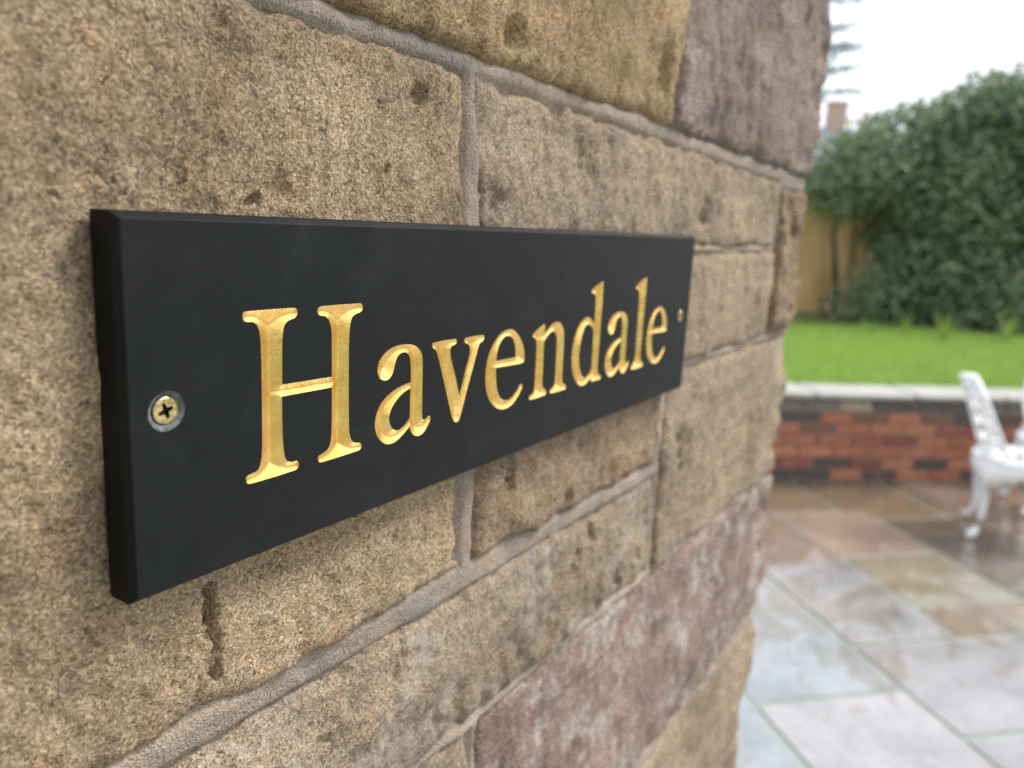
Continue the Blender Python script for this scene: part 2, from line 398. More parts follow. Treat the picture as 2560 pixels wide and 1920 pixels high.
# ------------------------------------------------------------------ the stone wall with the sign
YF = 0.0125                       # nominal face of the stones (the sign's front is y = 0, its back y = 0.010)
XC, RC = 0.762, 0.022             # corner of the wall
def wrap(u, d, z):
    """u runs along the wall face and round its corner; d is relief towards the viewer"""
    u = np.asarray(u,float); s0 = XC-RC; q = RC*math.pi/2
    t = np.clip((u-s0)/RC,0,math.pi/2); back = np.clip(u-s0-q,0,None)
    nx, ny = np.sin(t), -np.cos(t)
    x = np.where(u<=s0, u, s0 + RC*np.sin(t)); y = np.where(u<=s0, YF, YF + RC - RC*np.cos(t) + back)
    return np.stack([x+nx*d, y+ny*d, z+Z0+0*x],-1)
USIDE = XC-RC+RC*math.pi/2        # where the return face starts
wall = thing('stone_wall','coursed tan and mauve sandstone wall carrying the black name sign','wall',(0.35,0.18,0.0))
QUADS = []
DENTS = [(0.031,-0.0215,0.0017,0.0085,0.010),(0.0325,-0.037,0.0007,0.007,0.004),(0.0316,-0.0435,0.0018,0.002,0.006),(0.1622,-0.0475,0.003,0.004,0.007),(0.201,-0.016,0.004,0.011,0.005),(0.2647,-0.0475,0.003,0.004,0.006),(0.050,0.1062,0.003,0.002,0.004),(0.1265,0.1490,0.004,0.003,0.004),(0.1070,0.1205,0.0016,0.0018,0.004),(0.2339,0.1575,0.006,0.004,0.007),(0.4506,0.1190,0.010,0.010,0.007),(0.1885,0.1830,0.008,0.006,0.006),(0.3504,0.1982,0.008,0.014,0.006),(0.4392,-0.0495,0.004,0.004,0.006),(0.4421,-0.0611,0.004,0.004,0.006),(0.4450,-0.0728,0.004,0.003,0.006),(0.1835,0.112,0.012,0.006,0.003),(0.740,0.085,0.016,0.022,0.014),(0.700,0.120,0.006,0.02,0.008)]
class Stone:
    def __init__(s, xl0,xl1,xr0,xr1, zb0,zb1,zt0,zt1, col, lime=0.0, proud=0.0, amp=1.0, res=0.0016, bul=1.0, rr=0.0075):
        s.c=(xl0,xl1,xr0,xr1,zb0,zb1,zt0,zt1); s.col=col; s.lime=lime; s.proud=proud; s.amp=amp; s.res=res; s.bul=bul; s.rr=rr; s.seed=len(QUADS)*7.3
        QUADS.append(s)
    def edges(s,u,z):
        xl0,xl1,xr0,xr1,zb0,zb1,zt0,zt1=s.c
        zm=np.clip((z-min(zb0,zb1))/(max(zt0,zt1)-min(zb0,zb1)),0,1); um=np.clip((u-min(xl0,xl1))/(max(xr0,xr1)-min(xl0,xl1)),0,1)
        L=u-(xl0+(xl1-xl0)*zm); R=(xr0+(xr1-xr0)*zm)-u
        B=z-(zb0+(zb1-zb0)*um); T=(zt0+(zt1-zt0)*um)-z
        return np.minimum(np.minimum(L,R),np.minimum(B,T))
    def height(s,u,z):
        e=s.edges(u,z)+0.0012; k=s.seed
        e = e + 0.0028*perlin(u*32,z*32,k) + 0.0024*perlin(u*75,z*75,k+2.5) + 0.0014*perlin(u*190,z*190,k+3)
        A=s.amp
        h = 0.0032*A*perlin(u*13,z*13,k)+0.0024*A*perlin(u*36,z*28,k+1)+0.0015*A*perlin(u*95,z*60,k+2)+0.0013*A*np.abs(perlin(u*62,z*22,k+11))+0.0009*A*perlin(u*220,z*180,k+4)
        if s.res < 0.004:
            h = h + 0.00042*A*perlin(u*430,z*400,k+5)+0.00026*A*perlin(u*820,z*800,k+6)
            pit = np.clip(perlin(u*60+0.35*perlin(u*260,z*260,k+31),z*42+0.35*perlin(u*260,z*260,k+32),k+7)-0.46,0,1); h = h - 0.007*A*pit
            pit = np.clip(perlin(u*150,z*110,k+8)-0.50,0,1); h = h - 0.004*A*pit
        wu=u+0.0016*perlin(u*210,z*210,k+21)+0.0010*perlin(u*480,z*480,k+22); wz=z+0.0016*perlin(u*210,z*210,k+23)+0.0010*perlin(u*480,z*480,k+24)
        for (du,dz_,ru,rz_,dp) in (DENTS if s.res<0.004 else []): h = h - dp*np.exp(-((wu-du)/ru)**4-((wz-dz_)/rz_)**4)*(1+0.7*perlin(u*300,z*300,k))
        h = h + sstep(XC-0.09,XC,u)*(0.007*perlin(z*13+0*u,k,3.3)+0.004*perlin(z*37+0*u,u*9,k)+0.0022*perlin(z*80,u*60,k+1.7))
        r=s.rr*(1+0.5*perlin(u*20,z*20,k+9))
        q=np.clip(1-e/r,0,1.35); edge = -r*0.62*np.where(q<1,1-np.sqrt(np.clip(1-q*q,0,1)),1+ (q-1)*3)
        return s.proud + h + edge + 0.0015*s.bul*sstep(0,0.05,e)
    def build(s):
        xl0,xl1,xr0,xr1,zb0,zb1,zt0,zt1=s.c; m=0.0035
        nu=max(8,int((max(xr0,xr1)-min(xl0,xl1))/s.res)); nz=max(6,int((max(zt0,zt1)-min(zb0,zb1))/s.res))
        S,T=np.meshgrid(np.linspace(0,1,nu),np.linspace(0,1,nz))
        L=xl0+(xl1-xl0)*T-m; Rr=xr0+(xr1-xr0)*T+m; u=L+(Rr-L)*S
        B=zb0+(zb1-zb0)*S-m; Tp=zt0+(zt1-zt0)*S+m; z=B+(Tp-B)*T
        P=wrap(u,s.height(u,z),z).reshape(-1,3)
        i=np.arange(nu*nz).reshape(nz,nu); F=np.stack([i[:-1,:-1],i[:-1,1:],i[1:,1:],i[1:,:-1]],-1).reshape(-1,4)
        # a skirt running back into the wall closes the block
        ring=np.concatenate([i[0,:],i[1:,-1],i[-1,-2::-1],i[-2:0:-1,0]]); rp=P[ring].copy()
        uu=u.reshape(-1)[ring]; rp2=wrap(uu,-0.045+0*uu,z.reshape(-1)[ring]); n0=len(P); k=len(ring)
        a_=np.arange(k); b_=(a_+1)%k
        F2=np.stack([ring[a_],n0+a_,n0+b_,ring[b_]],-1)
        o=obj('stone',np.concatenate([P,rp2]),np.concatenate([F,F2]),M_STONE,wall,True,color=(*s.col,1-s.lime))
        return o
J=0.0045
TAN=(0.430,0.325,0.212); TAN2=(0.425,0.335,0.238); GOLD=(0.45,0.328,0.188); MAUVE=(0.335,0.265,0.225); ROSE=(0.330,0.242,0.198); GREYT=(0.41,0.325,0.232); BRNT=(0.365,0.268,0.178)
#        xl_bot  xl_top  xr_bot  xr_top   zb_l    zb_r    zt_l    zt_r
Stone(-0.330,-0.330, 0.1645,0.1545,-0.0555,-0.0535, 0.1655, 0.1600, TAN, res=0.00125, bul=0.6)
Stone( 0.1765, 0.1655,0.6450,0.6450, 0.0965, 0.0965, 0.1605, 0.1520, TAN2, 0.10, amp=1.0, res=0.0015)
Stone( 0.4120, 0.4120,0.6500,0.6530, 0.0125, 0.0120, 0.0880, 0.0880, TAN2, res=0.0019)
Stone( 0.1790, 0.1765,0.3960,0.3960,-0.0530,-0.0575, 0.0880, 0.0880, BRNT, 0.30, amp=1.1, res=0.0014)
Stone( 0.4130, 0.4100,0.7300+0.20,0.7300+0.20,-0.1450,-0.1470, 0.0035, 0.0010, TAN2, 0.12, res=0.0019)
Stone(-0.330,-0.330, 0.4060, 0.4030,-0.1370,-0.1420,-0.0700,-0.0710, GREYT, 0.55, amp=1.15, res=0.0014)
Stone(-0.330,-0.330, 0.1830, 0.1780,-0.3120,-0.3120,-0.1500,-0.1490, GREYT, 0.1, res=0.0016)
Stone( 0.1930, 0.1880,0.7350+0.12,0.7350+0.12,-0.3140,-0.3170,-0.1500,-0.1560, ROSE, 0.85, amp=1.0, res=0.0018)
Stone( 0.3600, 0.3600,0.7500+0.20,0.7500+0.20,-0.4700,-0.4700,-0.3250,-0.3270, TAN2, 0.1, res=0.0022)
Stone(-0.330,-0.330, 0.3480, 0.3480,-0.4700,-0.4700,-0.3240,-0.3250, BRNT, 0.1, res=0.003)
Stone(-0.120,-0.120, 0.3690, 0.3860, 0.1745, 0.1705, 0.3300, 0.3300, GOLD, proud=0.003, amp=1.15, res=0.0015, rr=0.007)
Stone( 0.3740, 0.3900,0.7500+0.12,0.7500+0.12, 0.1700, 0.1650, 0.4100, 0.4100, MAUVE, proud=0.002, amp=1.3, res=0.0019, rr=0.008)
Stone( 0.6610, 0.6560,0.7250+0.20,0.7300+0.20, 0.0130, 0.0130, 0.1470, 0.1490, BRNT, proud=0.002, amp=1.7, res=0.0019)
NVIEW=len(QUADS)
# the rest of the wall, outside the picture, coarser
def course(z0,z1,xs,u1,seed):
    r=np.random.default_rng(seed); cols=[TAN,TAN2,GOLD,MAUVE,ROSE,GREYT,BRNT]
    x=xs
    while x<u1-0.05:
        x2=min(x+r.uniform(0.22,0.55),u1)
        if u1-x2<0.18: x2=u1
        Stone(x,x,x2-2*J,x2-2*J,z0,z0,z1,z1,cols[r.integers(7)],res=0.0075); x=x2
zc=-0.48; k=0
for hgt in (0.15,0.20,0.13,0.17,0.20,0.0):
    z1=zc; z0=zc-(hgt if hgt else 0); 
    if hgt==0: z0=-Z0+0.002
    course(z0+2*J-0.002,z1,-1.35-0.1*(k%2),XC+(0.12 if k%2 else 0.22),100+k); zc=z0; k+=1
for (z0,z1) in ((-0.47,-0.3245),(-0.3120,-0.1500),(-0.1370,-0.0700),(-0.0555,0.1655)): course(z0,z1,-1.40,-0.330,int(200+abs(z0)*100))
course(0.1745,0.3300,-1.40,-0.120,301)
for (z0,z1,x1) in ((0.339,0.41,0.381),(0.42,0.56,XC+0.2),(0.57,0.75,XC+0.13),(0.76,0.88,XC+0.2),(0.89,1.06,XC+0.13),(1.07,1.22,XC+0.22)): course(z0,z1,-1.40,x1,int(400+z0*100))
# return face beyond the corner stones
for q in list(QUADS):
    if q.c[2]>XC:
        Stone(q.c[2]+0.01,q.c[3]+0.01,USIDE+0.33,USIDE+0.33,q.c[5],q.c[5],q.c[7],q.c[7],TAN2,res=0.0075)
for s in QUADS: s.build()
# mortar: one pointed bed that fills every joint
def mortar(u0,u1,z0,z1,res,stones,name='mortar'):
    U,Zz=np.meshgrid(np.arange(u0,u1,res),np.arange(z0,z1,res)); nz,nu=U.shape
    best=np.full(U.shape,-1.0)
    for s in stones: best=np.maximum(best,s.edges(U,Zz))
    gap=np.clip(-best,0,0.012)
    d=-0.0052+0.0034*sstep(0.0,0.0042,gap)+0.0034*np.clip(perlin(U*26,Zz*46,95)-0.10,0,1)-0.004*np.clip(perlin(U*60,Zz*90,96)-0.35,0,1)+0.0008*perlin(U*30,Zz*30,91)+0.0005*perlin(U*120,Zz*120,92)+0.00022*perlin(U*420,Zz*420,93)+0.0012*np.clip(perlin(U*14,Zz*14,94),0,1)
    P=wrap(U,d,Zz).reshape(-1,3)
    i=np.arange(nu*nz).reshape(nz,nu); keep=(np.minimum(best[:-1,:-1],best[1:,1:])<0.010)
    F=np.stack([i[:-1,:-1],i[:-1,1:],i[1:,1:],i[1:,:-1]],-1)[keep]
    used=np.unique(F); remap=np.full(nu*nz,-1); remap[used]=np.arange(len(used))
    return obj(name,P[used],remap[F],M_MORTAR,wall,True)
mortar(-0.335,USIDE+0.03,-0.40,0.345,0.0019,QUADS)
mortar(-1.42,USIDE+0.33,0.344,1.23,0.008,QUADS); mortar(-1.42,USIDE+0.33,-Z0,-0.399,0.008,QUADS); mortar(-1.42,-0.333,-0.40,0.345,0.008,QUADS); mortar(USIDE+0.029,USIDE+0.33,-0.40,0.345,0.008,QUADS)
mb=MB().box((-0.345,0.20,1.30),(2.13,0.31,2.60)); mb.build('core',M_CORE,wall)
# added return wall, out of view at left, blocks sky light from the sign
MB().box((-1.24,-0.84,1.30),(0.34,1.66,2.60)).build('shade_return_core',M_CORE,wall)
zc=0.004; k=0
while zc<2.52:
    hgt=[0.15,0.20,0.13,0.18][k%4]; y=-1.66+0.1*(k%2)
    if k%2: MB().box((-1.07,-1.615,zc+hgt/2),(0.05,0.08,hgt-0.010),0,0.006).build('stone',M_STONE,wall,color=(*TAN2,1))
    while y<-0.05:
        L=min(rng.uniform(0.25,0.5),-0.012-y)
        if L>0.06: MB().box((-1.07+0.004*rng.normal(),y+L/2,zc+hgt/2),(0.05,L-0.010,hgt-0.010),0,0.006).build('stone',M_STONE,wall,color=(*[TAN,TAN2,GREYT,BRNT,MAUVE][rng.integers(5)],1))  # facing stones of the added light-blocking wall
        y+=L
    zc+=hgt; k+=1
# added unseen canopy that shades the upper wall and the sign
MB().box((-0.23,-0.06,2.52),(2.36,0.80,0.03)).build('shade_canopy_soffit',M_WHITE,wall)
MB().box((-0.23,-0.465,2.58),(2.40,0.025,0.16)).build('shade_canopy_fascia',M_WHITE,wall)
cr_=MB(); cr_.add([(-1.45,-0.52,2.662),(0.99,-0.52,2.662),(0.99,0.36,3.05),(-1.45,0.36,3.05),(-1.45,-0.52,2.632),(0.99,-0.52,2.632),(0.99,0.36,2.60),(-1.45,0.36,2.60)],[(0,1,2,3),(7,6,5,4),(0,4,5,1),(1,5,6,2),(2,6,7,3),(3,7,4,0)]); cr_.build('shade_canopy_roof',M_ROOF,wall)

# ------------------------------------------------------------------ the slate name sign
sign = thing('house_sign','black slate name plate with gold carved lettering screwed to the sandstone wall','sign',(0.2,0.010,Z0))
def curve(pts):
    """closed outline: straight/corner points keep their angle, the others are smoothed"""
    n=len(pts); out=[]
    for i in range(n):
        p0,p1,p2,p3=[np.array(pts[(i+k)%n][:2],float) for k in (-1,0,1,2)]
        c1=len(pts[i])>2; c2=len(pts[(i+1)%n])>2
        L=np.linalg.norm(p2-p1); m=max(1,int(round(L/0.55)))
        t1=(p2-p0)/max(1e-6,np.linalg.norm(p2-p0))*L if not c1 else (p2-p1)
        t2=(p3-p1)/max(1e-6,np.linalg.norm(p3-p1))*L if not c2 else (p2-p1)
        if c1 and c2: t1=t2=p2-p1
        for k in range(m):
            t=k/m; out.append((2*t**3-3*t**2+1)*p1+(t**3-2*t**2+t)*t1*0.9+(-2*t**3+3*t**2)*p2+(t**3-t**2)*t2*0.9)
    return np.array(out)
def inside(P, loops):
    r=np.zeros(len(P),bool)
    for Lp in loops:
        x0,y0=Lp[:,0],Lp[:,1]; x1,y1=np.roll(x0,-1),np.roll(y0,-1)
        for a_,b_,c_,d_ in zip(x0,y0,x1,y1):
            if b_==d_: continue
            hit=((b_>P[:,1])!=(d_>P[:,1]))&(P[:,0]<(c_-a_)*(P[:,1]-b_)/(d_-b_)+a_); r^=hit
    return r
def segdist(P, loops):
    best=np.full(len(P),1e9)
    for Lp in loops:
        A=Lp; B=np.roll(Lp,-1,0)
        for k in range(0,len(A)):
            ab_=B[k]-A[k]; L2=ab_@ab_+1e-12; t=np.clip(((P-A[k])@ab_)/L2,0,1)
            best=np.minimum(best,np.linalg.norm(P-(A[k]+t[:,None]*ab_),axis=1))
    return best
LETTERS = {
  'H': [
    [(35.21,74),(35.6,74.74),(36.74,74.95,1),(45.38,75),(54.43,74.88,1),(55.48,74.41),(55.77,73.16),(54.89,71.91),(52.73,71.32),(51.07,70.41),(50.35,69.28),(49.86,66.36),(49.62,62.29),(49.51,51.46,1),(70.38,51.12,1),(70.33,60.08),(70.18,66.08),(69.58,68.89),(68.51,70.55),(67.19,71.42),(64.85,71.89),(63.98,72.88),(64.18,74.13),(65.37,74.72,1),(73.58,74.78),(83.12,74.69,1),(84.29,74.13),(84.55,72.68),(83.75,71.83),(81.45,71.24),(79.75,70.34),(78.92,68.78),(78.39,65.36),(78.18,59.25),(78.23,45.95),(78.5,33.2),(78.83,29.7),(79.73,27.57),(81.04,26.3),(83.31,25.74),(84.65,24.92),(84.67,23.68),(83.66,22.94,1),(74.59,22.74),(66.27,22.66,1),(64.76,23.01),(64.12,24.2),(64.55,25.14),(66.53,25.74),(68.7,26.72),(69.79,28.59),(70.32,32.25),(70.45,38.89),(70.45,47.52,1),(49.37,47.75,1),(49.41,42.6),(49.53,35.6),(49.86,30.83),(50.41,27.95),(51.38,26.54),(52.84,25.87),(55.33,25.62),(55.98,24.74),(55.82,23.48),(54.81,22.71,1),(46.04,22.56),(36.96,22.66,1),(35.77,23.16),(35.36,24.59),(35.82,25.42),(37.6,25.74),(39.85,26.34),(40.79,27.84),(41.44,31.52),(41.65,38.33),(41.74,49.18),(41.7,60.23),(41.46,66.77),(40.94,69.33),(40.01,71.01),(38.72,71.75),(36.38,71.96),(35.43,72.66)],
  ],
  'a': [
    [(96.03,46.23),(93.72,47.34),(92.54,49.6),(92.5,51.43),(93.2,53.42),(94.85,55.18),(97.47,56.85),(100.54,57.85),(103.67,58.27),(107.28,58.22),(110.99,57.71),(113.97,56.45),(116.17,54.57),(117.11,52.52),(117.54,48.55),(117.64,42.35),(117.81,35.22),(117.99,30.03),(118.33,28.09),(119.15,27.45),(120.38,27.72),(121.46,28.39),(122.36,28.46),(123.15,27.71),(122.98,26.65),(122.06,25.22),(120.57,23.46),(118.64,22.09),(116.24,21.64),(114.06,22.09),(112.31,23.21),(111.27,24.85),(110.87,26.54,1),(108.45,24.98),(105.62,23.29),(102.41,22),(99.61,21.81),(97.24,22.4),(94.47,24.21),(92.5,26.78),(91.57,29.66),(91.62,32.32),(92.5,35.09),(94.52,37.95),(97.54,40.14),(101.02,41.62),(104.98,42.79),(110.78,43.55,1),(110.77,46.09),(110.44,50.26),(109.94,52.79),(108.85,54.41),(106.98,55.35),(104.97,55.24),(103.2,54.37),(102.07,52.63),(101.34,50.58),(100.62,48.53),(99.49,47.08),(97.95,46.23)],
    [(110.61,41.27,1),(107.09,40.28),(103.9,38.58),(101.18,36.3),(99.47,33.87),(99.02,31.77),(99.39,29.79),(100.64,27.76),(102.47,26.49),(104.7,26.28),(107.54,27.41),(109.77,28.96),(110.66,29.78,1),(110.68,34.98)],
  ],
  'v': [
    [(122.9,56.2),(123.05,56.93),(124.15,57.24,1),(129.79,57.48),(137.62,57.38,1),(138.58,56.8),(138.52,55.83),(137.75,55.22),(135.79,54.81),(134.83,54.25),(134.58,53.07),(134.92,50.6),(136.22,47.26),(138.54,42.02),(141.7,33.65,1),(143.65,38.8),(145.77,44.83),(147.57,49.41),(148.06,51.62),(147.52,53.44),(146.4,54.43),(144.69,55.02),(143.82,55.68),(143.84,56.74),(144.97,57.18,1),(150.43,57.35),(156.73,57.31,1),(157.78,56.81),(157.88,55.46),(157.14,54.77),(155.2,54.19),(154.19,53.01),(153.08,50.32),(150.88,44.7),(147.21,35.73),(144.7,28.95),(142.87,24.64),(141.93,23.02),(140.31,22.55),(138.84,23.08),(137.51,24.85),(136.12,28.13),(132.42,37.45),(128.83,46.72),(126.67,51.77),(125.63,53.67),(124.65,54.55),(123.32,55.21)],
  ],
  'e': [
    [(187.39,41.28),(189.95,41.53),(190.91,42.4),(191.09,44.21),(190.57,46.79),(189.11,50.01),(186.76,53.01),(183.45,55.78),(180.3,57.41),(177.3,57.98),(173.47,57.59),(169.33,56.1),(165.83,53.4),(162.89,50.04),(161.13,46.31),(160.28,42.75),(160.01,39.1),(160.66,34.79),(162.1,30.84),(164.2,27.56),(167.21,24.89),(170.68,23.07),(174.64,22.03),(178.58,21.99),(182.5,23.02),(186.36,25.36),(189.21,28.04),(190.6,29.83),(190.62,30.68),(189.48,31.56),(188.37,31.29),(186,29.1),(183.13,27.14),(180.22,25.92),(176.75,25.84),(173.74,26.83),(171.4,28.85),(169.43,32.42),(168.37,36.62),(167.95,41.78,1)],
    [(167.93,44.85,1),(168.36,48.12),(169.3,50.94),(171,53.16),(173.25,54.68),(176.1,55.14),(178.6,54.45),(180.99,52.74),(182.48,50.13),(183.12,47.59),(183.23,44.83,1)],
  ],
  'n': [
    [(197.3,53.51),(198.56,54.46),(202.68,56.41),(207.17,57.89,1),(208.22,57.65),(208.69,53.57,1),(211.05,55.11),(214.82,57.25),(219.65,57.99),(224.01,56.53),(226.68,53.59),(227.5,50.57),(227.99,44.15),(228.26,33.41),(228.32,28.22),(229.17,26.36),(231.51,25.15),(232.79,24.09),(232.52,22.81),(230.97,22.56,1),(224.07,22.52),(217.75,22.68,1),(216.42,23.44),(216.93,24.72),(218.65,25.53),(220.42,26.76),(220.92,28.82),(220.98,35.19),(220.7,42.82),(220.33,49.13),(219.35,51.72),(217.33,53.35),(215.26,53.65),(212.53,52.74),(208.34,49.79,1),(208.21,47.44),(208.43,42.11),(208.74,33.84),(208.95,28.42),(209.98,26.39),(212.11,25.36),(213.03,24.46),(212.85,23.23),(211.61,22.75,1),(205.27,22.45),(198.69,22.48,1),(197.1,23.23),(197.48,24.59),(200.13,25.49),(201.27,27.08),(201.56,31.53),(201.54,38.86),(201.49,44.92),(201.2,48.96),(200.6,51.02),(199.36,51.89),(197.94,52.46)],
  ],
  'd': [
    [(254.2,71.58),(255.67,72.61),(260.51,74.49),(266.01,75.99,1),(267.28,75.59),(267.75,69.65),(267.72,60.61),(267.63,48.76),(267.53,36.77),(267.66,28.37),(268.77,25.88),(271.54,24.57),(272.46,23.35),(271.36,22.46,1),(266.79,22.3),(261.26,22.47,1),(259.91,23.59),(259.32,24.83,1),(256.75,23.11),(253.08,21.8),(249.26,21.9),(245.3,23.38),(241.59,26.82),(238.72,31.19),(237.31,36.2),(237.07,41.9),(238.28,47.42),(241.14,52.8),(245.21,56.39),(250.54,58.19),(254.46,57.38),(257.85,55.44),(260.25,53.82,1),(259.98,59.32),(259.77,65.57),(259.29,68.62),(257.95,69.74),(255.36,70.3)],
    [(259.48,50.59,1),(257.12,52.59),(253.53,54.08),(249.84,53.4),(247.52,50.07),(245.53,44.52),(245.02,38.39),(245.6,34.32),(247.68,29.58),(250.45,26.72),(253.46,25.72),(256.22,26.63),(259.09,28.32),(260.14,29.79,1),(260.07,38.51),(259.8,45.37)],
  ],
  'l': [
    [(309.92,71.41),(311.75,72.47),(316.27,74.53),(323.02,76.44,1),(324.92,76.04),(325.24,70.47),(325.07,63.6),(324.83,51.92),(324.67,39.68),(324.48,29.1),(325.4,26.68),(328.54,25.06),(329.7,23.66),(328.44,22.38,1),(320.56,22.12),(313.23,22.22,1),(311.61,23.17),(311.98,24.43),(314.82,26.27),(316.51,28.26),(316.96,33.89),(316.74,43.89),(316.67,54.65),(316.12,64.06),(315.48,68.24),(314.2,69.43),(311.29,70.18)],
  ],
}
word=[('H',0,0),('a',0,0),('v',0,0),('e',0,0),('n',0,0),('d',0,0),('a',184.8,0.1),('l',0,0),('e',172.0,-0.1)]
all_loops=[]; SLOPE=0.39
for (ch,dx,dz) in word:
    loops=[curve(Lp)+np.array([dx,dz]) for Lp in LETTERS[ch]]
    all_loops+=loops
    lo=loops[0].min(0); hi=loops[0].max(0); st=0.5
    gxx,gzz=np.meshgrid(np.arange(lo[0],hi[0],st),np.arange(lo[1],hi[1],st)); gxx[1::2]+=st/2
    G=np.stack([gxx.ravel(),gzz.ravel()],-1); G=G[inside(G,loops)]
    dG=segdist(G,loops); G=G[dG>0.22]
    pts=np.concatenate(loops+[G]); E=[]; n=0
    for Lp in loops: E+=[(n+i,n+(i+1)%len(Lp)) for i in range(len(Lp))]; n+=len(Lp)
    vv,ee,ff,_,_,_=delaunay_2d_cdt([Vector(p) for p in pts],E,[],0,1e-5)
    VV=np.array([tuple(v) for v in vv]); cen=np.array([VV[list(f)].mean(0) for f in ff]); ok=inside(cen,loops)
    dd=segdist(VV,loops); dep=SLOPE*dd; dep=np.where(dd<1e-3,0,dep+0.10*np.minimum(dd,0.6))
    P3=np.stack([VV[:,0]/1000,dep/1000,VV[:,1]/1000+Z0],-1)
    F=[tuple(f) for f,k_ in zip(ff,ok) if k_]
    o=obj('letter',P3,F,M_GOLD,sign,True); o['label']='gold carved letter '+ch
# plate with the letters and screw holes cut out of its front
SC=[(10.3,49.9),(388.2,49.4)]; RH=5.4
circ=[np.array([(cx+RH*(1+0.02*math.sin(3*t_+cx))*math.cos(t_),cz+RH*(1+0.03*math.sin(2*t_))*math.sin(t_)) for t_ in np.linspace(0,2*math.pi,48,endpoint=False)]) for cx,cz in SC]
def rect(ins):
    r=0.4; out=[]
    for (cx,cz,a0) in ((400-ins-r,100-ins-r,0),(ins+r,100-ins-r,90),(ins+r,ins+r,180),(400-ins-r,ins+r,270)):
        for k in range(4):
            t_=math.radians(a0+k*30); out.append((cx+r*math.cos(t_),cz+r*math.sin(t_)))
    return np.array(out)
front=rect(0.0); holes=all_loops+circ
pts=np.concatenate([front]+holes); E=[(i,(i+1)%len(front)) for i in range(len(front))]; n=len(front)
for Lp in holes: E+=[(n+i,n+(i+1)%len(Lp)) for i in range(len(Lp))]; n+=len(Lp)
vv,ee,ff,_,_,_=delaunay_2d_cdt([Vector(p) for p in pts],E,[],0,1e-5)
VV=np.array([tuple(v) for v in vv]); cen=np.array([VV[list(f)].mean(0) for f in ff]); ok=~inside(cen,holes)&inside(cen,[front])
Pv=[(x/1000,0.0,z/1000+Z0) for x,z in VV]; Pf=[tuple(f) for f,k_ in zip(ff,ok) if k_]
def loopverts(ins,y):
    n0=len(Pv)
    for x,z in rect(ins): Pv.append((x/1000,y,z/1000+Z0))
    return n0
# rounded, chamfered edge
rings=[loopverts(i_,y_) for i_,y_ in ((0.0,0.0),(-0.35,0.00015),(-1.75,0.00165),(-2.0,0.0021),(-2.0,0.0100))]
m=len(front)
for a_,b_ in zip(rings[:-1],rings[1:]):
    for i in range(m): Pf.append((a_+i,a_+(i+1)%m,b_+(i+1)%m,b_+i))
Pf.append(tuple(rings[-1]+i for i in range(m)))
bm=bmesh.new(); [bm.verts.new(p) for p in Pv]; bm.verts.ensure_lookup_table()
for f in Pf:
    try: bm.faces.new([bm.verts[i] for i in f])
    except ValueError: pass
bmesh.ops.remove_doubles(bm,verts=bm.verts,dist=1e-7); bmesh.ops.recalc_face_normals(bm,faces=bm.faces)
bm.verts.index_update()
obj('plate',[tuple(v.co) for v in bm.verts],[[v.index for v in f.verts] for f in bm.faces],M_SLATE,sign); bm.free()
def lathe(cx,cz,prof,n=48,wob=0.0):
    V=[];F=[]
    for (r,y) in prof:
        for k in range(n):
            t_=2*math.pi*k/n; rr=r*(1+wob*math.sin(2*t_)) if r>5.2 else r
            V.append(((cx+rr*math.cos(t_))/1000,y/1000,(cz+rr*math.sin(t_))/1000+Z0))
    for i in range(len(prof)-1):
        for k in range(n): F.append((i*n+k,i*n+(k+1)%n,(i+1)*n+(k+1)%n,(i+1)*n+k))
    return V,F
